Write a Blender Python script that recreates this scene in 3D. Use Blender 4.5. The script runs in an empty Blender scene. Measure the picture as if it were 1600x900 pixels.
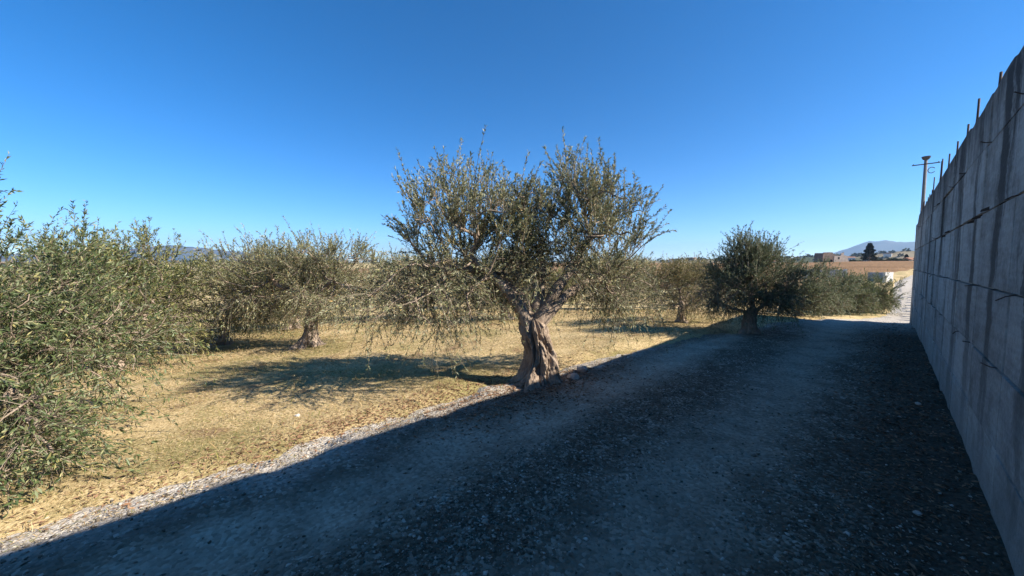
import bpy, math
import numpy as np
from mathutils import Vector

R = math.radians
sc = bpy.context.scene
col = sc.collection

# ------------------------------------------------------------------ camera
# world frame: +Y runs along the track, +X is to the right (towards the concrete wall)
cam_d = bpy.data.cameras.new('camera')
cam_d.sensor_width = 36.0
cam_d.lens = 13.07
cam_d.clip_start = 0.05
cam_d.clip_end = 30000
cam = bpy.data.objects.new('camera', cam_d)
col.objects.link(cam)
cam.location = (0, 0, 1.65)
cam.rotation_euler = (R(90 - 3.74), 0, R(45.4))
sc.camera = cam

# ------------------------------------------------------------------ sky, sun, exposure
SUN_EL, SUN_AZ = 35.0, 61.5          # azimuth measured from +Y towards +X
world = bpy.data.worlds.new('World')
sc.world = world
world.use_nodes = True
wn = world.node_tree
sky = wn.nodes.new('ShaderNodeTexSky')
sky.sky_type = 'NISHITA'
sky.sun_disc = False
sky.sun_elevation = R(SUN_EL)
sky.sun_rotation = R(SUN_AZ)
sky.air_density = 1.0
sky.altitude = 4000
sky.dust_density = 0.0
sky.ozone_density = 2.5
hsv = wn.nodes.new('ShaderNodeHueSaturation')
hsv.inputs['Saturation'].default_value = 1.36
wn.links.new(sky.outputs[0], hsv.inputs['Color'])
wn.links.new(hsv.outputs[0], wn.nodes['Background'].inputs[0])
wn.nodes['Background'].inputs[1].default_value = 0.106

sun_d = bpy.data.lights.new('sun', 'SUN')
sun_d.energy = 5.0
sun_d.angle = R(0.53)
sun_d.color = (1.0, 0.93, 0.82)
sun = bpy.data.objects.new('sun', sun_d)
col.objects.link(sun)
sdir = Vector((math.sin(R(SUN_AZ)) * math.cos(R(SUN_EL)), math.cos(R(SUN_AZ)) * math.cos(R(SUN_EL)), math.sin(R(SUN_EL))))
sun.rotation_euler = sdir.to_track_quat('Z', 'Y').to_euler()
sun.location = (30, 25, 30)

vs = sc.view_settings
vs.view_transform = 'Standard'
vs.look = 'None'
vs.exposure = 1.1
vs.gamma = 1.0
vs.use_curve_mapping = False
sc.cycles.max_bounces = 6
sc.cycles.diffuse_bounces = 3
sc.cycles.glossy_bounces = 2
sc.cycles.transmission_bounces = 3
sc.cycles.volume_bounces = 0

# ------------------------------------------------------------------ numeric helpers
def hash2(ix, iy, seed):
    h = (ix.astype(np.int64) * 374761393 + iy.astype(np.int64) * 668265263 + seed * 974711) & 0xFFFFFFFF
    h = ((h ^ (h >> 13)) * 1274126177) & 0xFFFFFFFF
    return ((h ^ (h >> 16)) & 0xFFFF) / 65535.0

def vnoise(x, y, seed=0):
    x = np.asarray(x, float); y = np.asarray(y, float)
    ix = np.floor(x); iy = np.floor(y)
    fx = x - ix; fy = y - iy
    fx = fx * fx * (3 - 2 * fx); fy = fy * fy * (3 - 2 * fy)
    a = hash2(ix, iy, seed); b = hash2(ix + 1, iy, seed)
    c = hash2(ix, iy + 1, seed); d = hash2(ix + 1, iy + 1, seed)
    return (a + (b - a) * fx) * (1 - fy) + (c + (d - c) * fx) * fy

def fbm(x, y, seed=0, oct=3):
    s = 0; a = 1; t = 0
    for i in range(oct):
        s = s + a * vnoise(np.asarray(x) * 2 ** i, np.asarray(y) * 2 ** i, seed + i * 17); t += a; a *= .5
    return s / t

def sstep(a, b, x):
    t = np.clip((np.asarray(x, float) - a) / (b - a), 0, 1)
    return t * t * (3 - 2 * t)

def norm(v):
    return v / np.maximum(np.linalg.norm(v, axis=-1, keepdims=True), 1e-9)

def mesh_np(name, verts, loops, counts, smooth=False):
    """verts (n,3); loops flat vertex indices; counts per-face sizes (int or array)"""
    me = bpy.data.meshes.new(name)
    verts = np.asarray(verts, np.float32).reshape(-1, 3)
    loops = np.asarray(loops, np.int32).ravel()
    if np.isscalar(counts):
        counts = np.full(len(loops) // counts, counts, np.int32)
    counts = np.asarray(counts, np.int32)
    me.vertices.add(len(verts)); me.vertices.foreach_set('co', verts.ravel())
    me.loops.add(len(loops)); me.loops.foreach_set('vertex_index', loops)
    me.polygons.add(len(counts))
    starts = np.concatenate([[0], np.cumsum(counts)[:-1]]).astype(np.int32)
    me.polygons.foreach_set('loop_start', starts)
    me.polygons.foreach_set('loop_total', counts)
    if smooth:
        me.polygons.foreach_set('use_smooth', np.ones(len(counts), bool))
    me.update(calc_edges=True)
    return me

def grid_mesh(name, X, Y, Z, smooth=True):
    n, m = X.shape
    idx = np.arange(n * m).reshape(n, m)
    q = np.stack([idx[:-1, :-1], idx[1:, :-1], idx[1:, 1:], idx[:-1, 1:]], -1).reshape(-1, 4)
    me = mesh_np(name, np.stack([X, Y, Z], -1).reshape(-1, 3), q, 4, smooth)
    return me

def obj(name, me, mat=None, parent=None, loc=None):
    o = bpy.data.objects.new(name, me)
    col.objects.link(o)
    if mat is not None and me is not None and not me.materials:
        me.materials.append(mat)
    if parent is not None:
        o.parent = parent
    if loc is not None:
        o.location = loc
    return o

def tag(o, label=None, cat=None, group=None, kind=None):
    if label: o['label'] = label
    if cat: o['category'] = cat
    if group: o['group'] = group
    if kind: o['kind'] = kind
    return o

class MB:
    """collects boxes / tubes / prisms into one mesh"""
    def __init__(s): s.v = []; s.f = []
    def add(s, vs, fs):
        b = len(s.v); s.v += [tuple(v) for v in vs]; s.f += [tuple(i + b for i in f) for f in fs]; return s
    def box(s, x0, x1, y0, y1, z0, z1):
        return s.add([(x0, y0, z0), (x1, y0, z0), (x1, y1, z0), (x0, y1, z0), (x0, y0, z1), (x1, y0, z1), (x1, y1, z1), (x0, y1, z1)],
                     [(0, 3, 2, 1), (4, 5, 6, 7), (0, 1, 5, 4), (1, 2, 6, 5), (2, 3, 7, 6), (3, 0, 4, 7)])
    def tube(s, pts, rad, n=8, cap=True):
        pts = [Vector(p) for p in pts]
        if not hasattr(rad, '__len__'): rad = [rad] * len(pts)
        vs = []; fs = []
        for i, p in enumerate(pts):
            t = (pts[min(i + 1, len(pts) - 1)] - pts[max(i - 1, 0)]).normalized()
            a = t.orthogonal().normalized() if i == 0 else (a - t * a.dot(t)).normalized()
            b = t.cross(a)
            for k in range(n):
                an = 2 * math.pi * k / n
                vs.append(p + (a * math.cos(an) + b * math.sin(an)) * rad[i])
        for i in range(len(pts) - 1):
            for k in range(n):
                fs.append((i * n + k, i * n + (k + 1) % n, (i + 1) * n + (k + 1) % n, (i + 1) * n + k))
        if cap:
            fs.append(tuple(range(n))[::-1]); fs.append(tuple((len(pts) - 1) * n + k for k in range(n)))
        return s.add(vs, fs)
    def mesh(s, name, smooth=False):
        me = bpy.data.meshes.new(name)
        me.from_pydata(s.v, [], s.f)
        if smooth:
            me.polygons.foreach_set('use_smooth', np.ones(len(me.polygons), bool))
        me.update()
        return me

# ------------------------------------------------------------------ materials
def mat_new(name):
    m = bpy.data.materials.new(name); m.use_nodes = True
    nt = m.node_tree
    return m, nt, nt.nodes['Principled BSDF'], nt.nodes['Material Output']

class NB:
    """tiny node-building helper"""
    def __init__(s, nt): s.nt = nt
    def n(s, t, **kw):
        nd = s.nt.nodes.new(t)
        for k, v in kw.items(): setattr(nd, k, v)
        return nd
    def link(s, a, b): s.nt.links.new(a, b)
    def pos(s): return s.n('ShaderNodeNewGeometry').outputs['Position']
    def noise(s, vec, scale, detail=4, rough=.55, scale3=None):
        if scale3:
            mp = s.n('ShaderNodeMapping'); mp.inputs['Scale'].default_value = scale3; s.link(vec, mp.inputs[0]); vec = mp.outputs[0]
        nd = s.n('ShaderNodeTexNoise'); nd.inputs['Scale'].default_value = scale
        nd.inputs['Detail'].default_value = detail; nd.inputs['Roughness'].default_value = rough
        s.link(vec, nd.inputs['Vector']); return nd.outputs['Fac']
    def voro(s, vec, scale, feature='F1', out='Distance', rnd=1.0):
        nd = s.n('ShaderNodeTexVoronoi', feature=feature); nd.inputs['Scale'].default_value = scale
        nd.inputs['Randomness'].default_value = rnd
        s.link(vec, nd.inputs['Vector']); return nd.outputs[out]
    def ramp(s, fac, stops, interp='LINEAR'):
        nd = s.n('ShaderNodeValToRGB'); cr = nd.color_ramp; cr.interpolation = interp
        while len(cr.elements) < len(stops): cr.elements.new(.5)
        for e, (p, c) in zip(cr.elements, stops):
            e.position = p; e.color = (c, c, c, 1) if not hasattr(c, '__len__') else (*c, 1)
        s.link(fac, nd.inputs[0]); return nd.outputs[0]
    def mix(s, fac, a, b, mode='MIX'):
        nd = s.n('ShaderNodeMix', data_type='RGBA', blend_type=mode)
        for sock, v in ((nd.inputs[0], fac), (nd.inputs[6], a), (nd.inputs[7], b)):
            if hasattr(v, 'is_linked'): s.link(v, sock)
            elif hasattr(v, '__len__'): sock.default_value = (*v, 1)
            else: sock.default_value = v
        return nd.outputs[2]
    def math(s, op, a, b=0.0):
        nd = s.n('ShaderNodeMath', operation=op)
        for sock, v in ((nd.inputs[0], a), (nd.inputs[1], b)):
            if hasattr(v, 'is_linked'): s.link(v, sock)
            else: sock.default_value = v
        return nd.outputs[0]
    def sep(s, vec):
        nd = s.n('ShaderNodeSeparateXYZ'); s.link(vec, nd.inputs[0]); return nd.outputs
    def bump(s, h, strength, dist, prev=None):
        nd = s.n('ShaderNodeBump'); nd.inputs['Strength'].default_value = strength; nd.inputs['Distance'].default_value = dist
        s.link(h, nd.inputs['Height'])
        if prev is not None: s.link(prev, nd.inputs['Normal'])
        return nd.outputs[0]

def mat_simple(name, c, rough=.85, var=.25, scale=8.0, bump=.0, metal=0.0):
    m, nt, p, o = mat_new(name); b = NB(nt); pos = b.pos()
    f = b.noise(pos, scale, 5, .6)
    lo = tuple(x * (1 - var) for x in c); hi = tuple(min(1, x * (1 + var)) for x in c)
    b.link(b.ramp(f, [(.3, lo), (.7, hi)]), p.inputs['Base Color'])
    p.inputs['Roughness'].default_value = rough; p.inputs['Metallic'].default_value = metal
    p.inputs['Specular IOR Level'].default_value = .25
    if bump: b.link(b.bump(f, .6, bump), p.inputs['Normal'])
    return m

M = {}
# ground of the grove: bleached straw, short green growth, bare reddish soil
def make_ground():
    m, nt, p, o = mat_new('dry_grass_ground'); b = NB(nt); pos = b.pos()
    big = b.noise(pos, .55, 3, .5); mid = b.noise(pos, 3.5, 4, .6); fine = b.noise(pos, 38, 4, .65)
    straw = b.ramp(fine, [(.28, (.16, .105, .05)), (.45, (.50, .37, .185)), (.72, (.72, .56, .33))])
    green = b.ramp(fine, [(.3, (.07, .068, .02)), (.55, (.22, .205, .07)), (.75, (.38, .33, .14))])
    soil = b.ramp(fine, [(.3, (.12, .07, .04)), (.7, (.33, .21, .125))])
    c = b.mix(b.ramp(b.math('ADD', b.math('MULTIPLY', big, .7), b.math('MULTIPLY', mid, .3)), [(.48, 0.0), (.60, .65)]), straw, green)
    c = b.mix(b.ramp(b.noise(pos, 1.3, 4, .6), [(.56, 0.0), (.68, .75)]), c, soil)
    b.link(c, p.inputs['Base Color']); p.inputs['Roughness'].default_value = 1; p.inputs['Specular IOR Level'].default_value = .05
    b.link(b.bump(b.noise(pos, 60, 3, .7), .7, .02), p.inputs['Normal'])
    return m
M['ground'] = make_ground()

def make_road():
    m, nt, p, o = mat_new('gravel_track'); b = NB(nt); pos = b.pos(); s = b.sep(pos)
    # lateral position, wobbling a little along the track
    wob = b.math('MULTIPLY', b.math('SUBTRACT', b.noise(pos, .9, 3, .5), .5), .9)
    x = b.math('ADD', s[0], wob)
    def band(c, w, soft):
        d = b.math('ABSOLUTE', b.math('SUBTRACT', x, c))
        return b.ramp(b.math('DIVIDE', d, w + soft), [(w / (w + soft), 1.0), (1.0, 0.0)])
    trk = b.math('MAXIMUM', band(-2.55, .16, .40), b.math('MULTIPLY', band(-.95, .14, .46), .75))
    fine = b.noise(pos, 30, 5, .7); mid = b.noise(pos, 4, 4, .6)
    vor = b.voro(pos, 42, out='Color'); vs_ = b.sep(vor)
    coarse = b.ramp(vs_[0], [(0.0, (.10, .075, .05)), (.55, (.20, .158, .112)), (.9, (.38, .32, .24)), (1.0, (.52, .45, .36))])
    coarse = b.mix(b.ramp(mid, [(.4, .75), (.65, .0)]), coarse, (.105, .075, .05))
    dust = b.ramp(b.math('ADD', b.math('MULTIPLY', fine, .6), b.math('MULTIPLY', vs_[2], .4)), [(.25, (.25, .20, .145)), (.55, (.40, .335, .25)), (.85, (.52, .45, .35))])
    dust = b.mix(b.ramp(b.noise(pos, 2.2, 4, .6), [(.40, .45), (.58, 0.0)]), dust, coarse)
    c = b.mix(trk, coarse, dust)
    # bare dark soil and litter at the foot of the wall
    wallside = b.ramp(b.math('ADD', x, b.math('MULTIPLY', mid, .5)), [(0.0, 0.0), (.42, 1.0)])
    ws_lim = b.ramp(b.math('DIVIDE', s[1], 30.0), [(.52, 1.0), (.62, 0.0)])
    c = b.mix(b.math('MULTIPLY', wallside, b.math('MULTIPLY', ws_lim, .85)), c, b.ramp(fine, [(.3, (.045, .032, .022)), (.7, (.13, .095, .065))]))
    # loose gravel at the outer edge and past the wall, sunlight put into its colour
    edge = b.ramp(x, [(0.0, 0.0), (1.0, 0.0)])
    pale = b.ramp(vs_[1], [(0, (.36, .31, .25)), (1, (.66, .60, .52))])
    lit_edge = b.ramp(b.math('ADD', b.math('MULTIPLY', x, -1.0), -3.0), [(0.0, 0.0), (.5, .85)])
    lit_far = b.ramp(b.math('DIVIDE', s[1], 30.0), [(.40, 0.0), (.55, .9)])
    c = b.mix(b.math('MAXIMUM', lit_edge, lit_far), c, pale)
    b.link(c, p.inputs['Base Color']); p.inputs['Roughness'].default_value = .95; p.inputs['Specular IOR Level'].default_value = .1
    h = b.math('ADD', b.math('MULTIPLY', b.voro(pos, 42), -1.0), fine)
    hs = b.math('MULTIPLY', h, b.math('SUBTRACT', 1.0, b.math('MULTIPLY', trk, .75)))
    b.link(b.bump(hs, .8, .015), p.inputs['Normal'])
    return m
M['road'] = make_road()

def make_bark():
    m, nt, p, o = mat_new('olive_bark'); b = NB(nt)
    tc = b.n('ShaderNodeTexCoord').outputs['Object']
    a = b.noise(tc, 9, 5, .65, (1, 1, .3)); f = b.noise(tc, 45, 4, .7, (1, 1, .45))
    c = b.ramp(a, [(.3, (.17, .115, .08)), (.5, (.38, .285, .21)), (.72, (.56, .45, .355))])
    c = b.mix(.45, c, b.ramp(f, [(.3, (.09, .062, .045)), (.7, (.42, .34, .26))]))
    b.link(c, p.inputs['Base Color']); p.inputs['Roughness'].default_value = .95; p.inputs['Specular IOR Level'].default_value = .1
    n1 = b.bump(a, .9, .05)
    b.link(b.bump(f, .8, .015, n1), p.inputs['Normal'])
    return m
M['bark'] = make_bark()

def mat_island(name, stops, rough=.7, trans=0.0, spec=.2):
    m, nt, p, o = mat_new(name); b = NB(nt)
    r = b.n('ShaderNodeNewGeometry').outputs['Random Per Island']
    c = b.ramp(r, stops)
    b.link(c, p.inputs['Base Color']); p.inputs['Roughness'].default_value = rough; p.inputs['Specular IOR Level'].default_value = spec
    if trans:
        t = b.n('ShaderNodeBsdfTranslucent'); b.link(c, t.inputs[0])
        mx = b.n('ShaderNodeMixShader'); mx.inputs[0].default_value = trans
        b.link(p.outputs[0], mx.inputs[1]); b.link(t.outputs[0], mx.inputs[2]); b.link(mx.outputs[0], o.inputs[0])
    return m
M['leaf'] = mat_island('olive_leaf', [(0.0, (.08, .09, .036)), (.28, (.165, .178, .075)), (.52, (.27, .278, .14)), (.74, (.41, .41, .28)), (.92, (.46, .41, .19)), (1.0, (.46, .30, .12))], .45, .25, .35)
M['leaf_green'] = mat_island('olive_leaf_green', [(0.0, (.04, .062, .022)), (.35, (.085, .12, .04)), (.65, (.15, .19, .072)), (.84, (.27, .29, .17)), (1.0, (.42, .36, .13))], .42, .25, .4)
M['leaf_yellow'] = mat_island('olive_leaf_yellow', [(0.0, (.07, .085, .025)), (.4, (.165, .185, .058)), (.75, (.29, .295, .105)), (1.0, (.46, .40, .155))], .5, .28, .3)
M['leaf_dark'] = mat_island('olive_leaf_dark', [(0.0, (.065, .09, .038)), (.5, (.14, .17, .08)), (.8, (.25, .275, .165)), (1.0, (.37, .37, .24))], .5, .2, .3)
M['leaf_dry'] = mat_island('olive_leaf_dry', [(0.0, (.10, .10, .036)), (.4, (.21, .20, .075)), (.75, (.33, .28, .135)), (1.0, (.42, .30, .16))], .6, .22, .25)
M['twig'] = mat_island('olive_twig', [(0.0, (.09, .068, .045)), (.6, (.20, .155, .108)), (1.0, (.40, .33, .245))], .9)
M['needle'] = mat_island('conifer_needle', [(0.0, (.012, .02, .012)), (.6, (.025, .04, .022)), (1.0, (.05, .07, .035))], .6)
M['scrub'] = mat_island('scrub_leaf', [(0.0, (.03, .04, .02)), (.6, (.06, .075, .035)), (1.0, (.12, .12, .06))], .7)
M['blade'] = mat_island('dry_blade', [(0.0, (.26, .17, .075)), (.4, (.48, .35, .18)), (.72, (.58, .45, .27)), (.8, (.26, .24, .075)), (1.0, (.16, .17, .05))], .8, .2, .1)
M['litter'] = mat_island('leaf_litter', [(0.0, (.10, .055, .032)), (.5, (.24, .13, .075)), (1.0, (.36, .22, .13))], .9)
M['stone_pale'] = mat_island('gravel_pale', [(0.0, (.09, .072, .052)), (.5, (.20, .168, .128)), (.85, (.36, .315, .255)), (1.0, (.60, .54, .46))], .9, 0, .15)
M['stone'] = mat_simple('field_stone', (.38, .34, .29), .95, .3, 14, .02)
M['stone_white'] = mat_simple('limestone', (.66, .62, .55), .95, .15, 14, .01)

def make_concrete():
    m, nt, p, o = mat_new('formwork_concrete'); b = NB(nt); pos = b.pos(); s = b.sep(pos)
    rnd = b.n('ShaderNodeObjectInfo').outputs['Random']
    a = b.noise(pos, 2.2, 5, .62); f = b.noise(pos, 32, 4, .65); brd = b.noise(pos, 1.0, 3, .5, (1, 2.0, 26))
    base = b.ramp(b.math('ADD', b.math('MULTIPLY', a, .7), b.math('MULTIPLY', rnd, .3)), [(.25, (.24, .232, .21)), (.5, (.42, .405, .37)), (.75, (.60, .58, .53))])
    base = b.mix(.35, base, b.ramp(f, [(.32, (.11, .098, .08)), (.68, (.46, .42, .355))]))
    base = b.mix(.12, base, b.ramp(brd, [(.4, (.12, .12, .12)), (.6, (.5, .5, .48))]))
    # rain streaks from the top, irregularly spaced along the wall
    wv = b.n('ShaderNodeCombineXYZ'); warp = b.math('MULTIPLY', b.math('SUBTRACT', b.noise(pos, 2.6, 4, .65), .5), .42)
    b.link(s[0], wv.inputs[0]); b.link(b.math('ADD', s[1], warp), wv.inputs[1]); b.link(s[2], wv.inputs[2]); wp = wv.outputs[0]
    st1 = b.noise(wp, 1.0, 1, .5, (.2, 1.45, .09)); st2 = b.noise(wp, 1.0, 4, .7, (.5, 8.0, .8))
    k = b.math('ADD', b.math('MULTIPLY', st1, .74), b.math('MULTIPLY', st2, .26))
    k = b.ramp(k, [(.545, 0.0), (.60, .95)])
    fade = b.ramp(b.math('DIVIDE', s[2], 3.1), [(0.0, .2), (.45, .8), (1.0, 1.0)])
    c = b.mix(b.math('MULTIPLY', k, fade), base, (.04, .034, .028))
    blot = b.ramp(b.noise(pos, 3.1, 6, .7), [(.5, 0.0), (.68, .55)])
    c = b.mix(blot, c, (.12, .10, .08))
    # blackened cap
    topk = b.ramp(b.math('ADD', s[2], b.math('MULTIPLY', st2, .7)), [(0.0, 0.0), (1.0, 0.0)])
    top = b.ramp(b.math('SUBTRACT', b.math('ADD', s[2], b.math('MULTIPLY', st2, 1.1)), 2.9), [(.2, 0.0), (.75, .85)])
    c = b.mix(top, c, (.06, .058, .056))
    # pale lichen-grey toe
    toe = b.ramp(b.math('ADD', s[2], b.math('MULTIPLY', a, .5)), [(.35, .55), (.75, 0.0)])
    c = b.mix(toe, c, (.27, .25, .215))
    b.link(c, p.inputs['Base Color']); p.inputs['Roughness'].default_value = .92; p.inputs['Specular IOR Level'].default_value = .15
    n1 = b.bump(b.noise(pos, 7, 6, .7), .7, .035)
    b.link(b.bump(f, .8, .012, n1), p.inputs['Normal'])
    return m
M['concrete'] = make_concrete()
M['joint'] = mat_simple('joint_concrete', (.16, .15, .14), .95, .4, 9, .01)
M['rust'] = mat_simple('rusty_steel', (.075, .05, .04), .8, .4, 40)
M['wood'] = mat_simple('weathered_wood', (.06, .045, .035), .9, .4, 30)
M['pole'] = mat_simple('pole_concrete', (.20, .19, .18), .85, .15, 6)
M['iron'] = mat_simple('dark_iron', (.07, .07, .075), .6, .2, 10)
M['whitewall'] = mat_simple('limewash', (.55, .53, .49), .9, .12, 2)
M['blockwall'] = mat_simple('grey_block', (.42, .40, .37), .9, .15, 3)
M['ruin'] = mat_simple('rubble_masonry', (.20, .145, .11), .95, .35, 1.6, .05)
M['ruin_pale'] = mat_simple('pale_plaster', (.40, .33, .27), .95, .2, 1.2)
M['dark'] = mat_simple('dark_opening', (.03, .026, .022), .9, .2, 3)
M['roof'] = mat_simple('clay_roof', (.34, .17, .10), .9, .25, 2)
M['glass'] = mat_simple('window_glass', (.04, .05, .06), .15, .1, 3)
M['soil'] = None
def make_soil():
    m, nt, p, o = mat_new('ploughed_soil'); b = NB(nt); pos = b.pos()
    a = b.noise(pos, .08, 4, .6); f = b.noise(pos, 1.6, 5, .7); furrow = b.noise(pos, 1.0, 3, .6, (1.3, .08, 1))
    c = b.ramp(b.math('ADD', b.math('MULTIPLY', a, .45), b.math('MULTIPLY', f, .55)), [(.32, (.17, .10, .052)), (.55, (.27, .165, .09)), (.75, (.36, .24, .135))])
    b.link(c, p.inputs['Base Color']); p.inputs['Roughness'].default_value = 1; p.inputs['Specular IOR Level'].default_value = .03
    n1 = b.bump(f, .9, .25); b.link(b.bump(furrow, .8, .2, n1), p.inputs['Normal'])
    return m
M['soil'] = make_soil()
def make_hill(name, lo, mid, hi, sc_):
    m, nt, p, o = mat_new(name); b = NB(nt); pos = b.pos()
    a = b.noise(pos, sc_, 6, .65); v = b.sep(b.voro(pos, sc_ * 1.6, out='Color'))[0]
    c = b.ramp(b.math('ADD', b.math('MULTIPLY', a, .6), b.math('MULTIPLY', v, .4)), [(.3, lo), (.5, mid), (.72, hi)])
    b.link(c, p.inputs['Base Color']); p.inputs['Roughness'].default_value = 1; p.inputs['Specular IOR Level'].default_value = 0
    return m
M['hill'] = make_hill('farmed_hill', (.07, .08, .04), (.20, .16, .09), (.36, .29, .19), .012)
M['mountain'] = make_hill('mountain_scrub', (.03, .04, .025), (.06, .065, .045), (.11, .10, .075), .0022)

# ------------------------------------------------------------------ terrain
AL = np.array([-9000, -60, 12, 15, 20, 27, 34, 60, 110, 172, 190, 260, 420, 9000])
ZR = np.array([0, 0, 0, -.10, -.55, -.95, -.95, -.35, .9, 2.35, 2.3, -3.5, -9, -9])
def zr(al):
    return np.interp(al, AL, ZR)
def H0(x, y):
    x = np.asarray(x, float); y = np.asarray(y, float)
    z = (zr(y - 2) + zr(y) + zr(y + 2) + zr(y + 1) + zr(y - 1)) / 5
    left = np.clip(-x - 3.9, 0, 24)
    z = z - .058 * left * (1 - .6 * sstep(40, 120, y))
    # the grove floor falls away beyond the last rows
    z = z - 6 * sstep(60, 300, -x) * (1 - sstep(20, 60, y))
    z = z - 2.5 * sstep(6, 40, x) * (1 - sstep(60, 150, y)) * .3
    return z
XL = ([-40, -6, 4, 7, 10, 13, 16, 20, 26, 40, 60, 80, 120], [-3.98, -3.9, -3.62, -3.28, -2.85, -2.2, -1.7, -1.0, .2, .3, .6, 2.6, 9])
XR = ([-40, 16.5, 18, 22, 26, 40, 60, 80, 120], [1.0, 1.0, 2.4, 3.2, 3.4, 3.6, 4.0, 6.0, 12])
def H(x, y):
    z = H0(x, y)
    near = 1 - sstep(35, 80, np.hypot(x, y))
    inroad = sstep(-.5, .15, np.minimum(x - np.interp(y, *XL), np.interp(y, *XR) - x))
    return z - .09 * inroad + near * (1 - inroad) * ((fbm(x * .7, y * .7, 3) - .5) * .14 + (fbm(x * 5, y * 5, 5) - .5) * .035)

def axis(lo, hi, f0, f1, step, grow=1.12):
    c = list(np.arange(f0, f1 + 1e-6, step)); s = step
    while c[-1] < hi: s *= grow; c.append(c[-1] + s)
    s = step
    while c[0] > lo: s *= grow; c.insert(0, c[0] - s)
    return np.array(c)
gx = axis(-6500, 6500, -13, 1.2, .10); gy = axis(-6500, 6500, -4, 14, .10)
X, Y = np.meshgrid(gx, gy, indexing='ij')
Z = H(X, Y)
tag(obj('ground', grid_mesh('ground', X, Y, Z), M['ground']), kind='structure')

# gravel track
def road_z(x, y):
    xl = np.interp(y, *XL); xr_ = np.interp(y, *XR)
    e = np.minimum(x - xl, xr_ - x)
    z = H0(x, y) + .035
    z = z - .10 * (1 - sstep(-.05, .45, e + (fbm(x * 2.2, y * 2.2, 11, 5) - .5) * .95))
    z = z - .03 * np.exp(-((x + 2.55) / .28) ** 2) - .022 * np.exp(-((x + .95) / .32) ** 2)
    z = z + .02 * np.exp(-((x + 3.35) / .3) ** 2) * fbm(x * 1.2, y * 1.2, 9)
    z = z + (fbm(x * 4, y * 4, 21) - .5) * .03 + (fbm(x * 18, y * 18, 22) - .5) * .012
    z = z + .05 * sstep(0.0, .6, x) * fbm(x * 2, y * 2, 31) * (y < 17)
    return z
ry = axis(-40, 120, -2, 16, .06, 1.06)
U = np.linspace(0, 1, 90)
YY, UU = np.meshgrid(ry, U, indexing='ij')
XX = np.interp(YY, XL[0], XL[1]) - .35 + UU * (np.interp(YY, XR[0], XR[1]) - np.interp(YY, XL[0], XL[1]) + .7)
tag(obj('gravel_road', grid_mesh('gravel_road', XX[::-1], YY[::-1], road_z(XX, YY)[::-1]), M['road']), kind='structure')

# ploughed field rising beyond the bushes
fx = np.linspace(-190, 60, 130); fy = np.concatenate([np.linspace(46, 80, 25), np.linspace(82, 186, 60)])
X, Y = np.meshgrid(fx, fy, indexing='ij')
rd = np.minimum(np.abs(X - np.interp(Y, XL[0], XL[1]) - 1.5), 30)
edge = np.minimum(np.minimum(Y - 46, 186 - Y), np.minimum(X + 190, 60 - X))
Z = H0(X, Y) + .18 + (fbm(X * .8, Y * .8, 40) - .5) * .15 - .6 * (1 - sstep(0, 3, edge)) - .6 * (1 - sstep(2.5, 5, rd)) * (Y < 118)
tag(obj('ploughed_field', grid_mesh('ploughed_field', X, Y, Z), M['soil']), kind='structure')

# hills and mountains. Azimuth measured from +Y, positive towards +X
def ridge(name, mat, dist, az0, az1, prof, depth, base, seed, n=220, rough=.1):
    az = np.radians(np.linspace(az0, az1, n)); v = np.linspace(0, 1, 26)
    A, V = np.meshgrid(az, v, indexing='ij')
    h = np.interp(np.degrees(A), prof[0], prof[1])
    h = h * (1 + rough * (fbm(np.degrees(A) * 1.1, V * 2, seed, 5) - .5) * 2)
    rr = dist + (V - .5) * depth
    Zs = base + (h - base) * np.sin(np.pi * np.clip(V, 0, 1)) ** .8 + (fbm(np.degrees(A) * 2.5, V * 7, seed + 3, 4) - .5) * h * .12
    return tag(obj(name, grid_mesh(name, rr * np.sin(A), rr * np.cos(A), Zs), mat), kind='structure')
ridge('hills', M['hill'], 760, -110, 60, ([-110, -60, -30, -24, -18, -10, -3, 3, 12, 60], [4, 4, 6, 7.5, 10, 11, 13, 22, 26, 26]), 460, -14, 50)
ridge('mountain', M['mountain'], 5600, -9, 50, ([-9, -6.5, -3.6, -2.0, -.6, 1.5, 3, 6, 50], [0, 60, 165, 235, 240, 225, 200, 190, 150]), 1800, -30, 70, rough=.05)
ridge('mountain', M['mountain'], 6000, -100, -62, ([-100, -92, -88, -85.5, -82.5, -79, -75, -62], [80, 150, 215, 205, 165, 130, 60, 0]), 1500, -30, 90, rough=.05)

# ------------------------------------------------------------------ concrete wall
rng = np.random.default_rng(5)
wall = tag(obj('concrete_wall', None), 'tall stained grey concrete wall with rusty rebar along the right of the track', 'wall')
wall.location = (.53, 0, 0)
WT = 3.10
Y0, Y1 = -9.0, 17.2
core = MB()
ys = np.arange(Y0, Y1 + .01, .12)
tops = WT - .02 + (vnoise(ys * 1.3, ys * 0, 7) - .5) * .05 + (vnoise(ys * 7, ys * 0, 8) - .5) * .03
tops += .07 * (ys < 4.15)
tops[-4:] -= np.array([.02, .06, .13, .25])
for i in range(len(ys) - 1):
    pass
v = []; f = []
for i, (yy, tz) in enumerate(zip(ys, tops)):
    v += [(.022, yy, -.4), (.022, yy, tz), (.10, yy, tz + .03), (.22, yy, tz + .01), (.30, yy, tz - .03), (.30, yy, -.4)]
for i in range(len(ys) - 1):
    a = i * 6; c = a + 6
    for k in range(5): f.append((a + k, c + k, c + k + 1, a + k + 1))
f.append(tuple(range(6))); f.append(tuple((len(ys) - 1) * 6 + k for k in range(6))[::-1])
obj('wall_core', MB().add(v, f).mesh('wall_core'), M['concrete'], wall)

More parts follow.
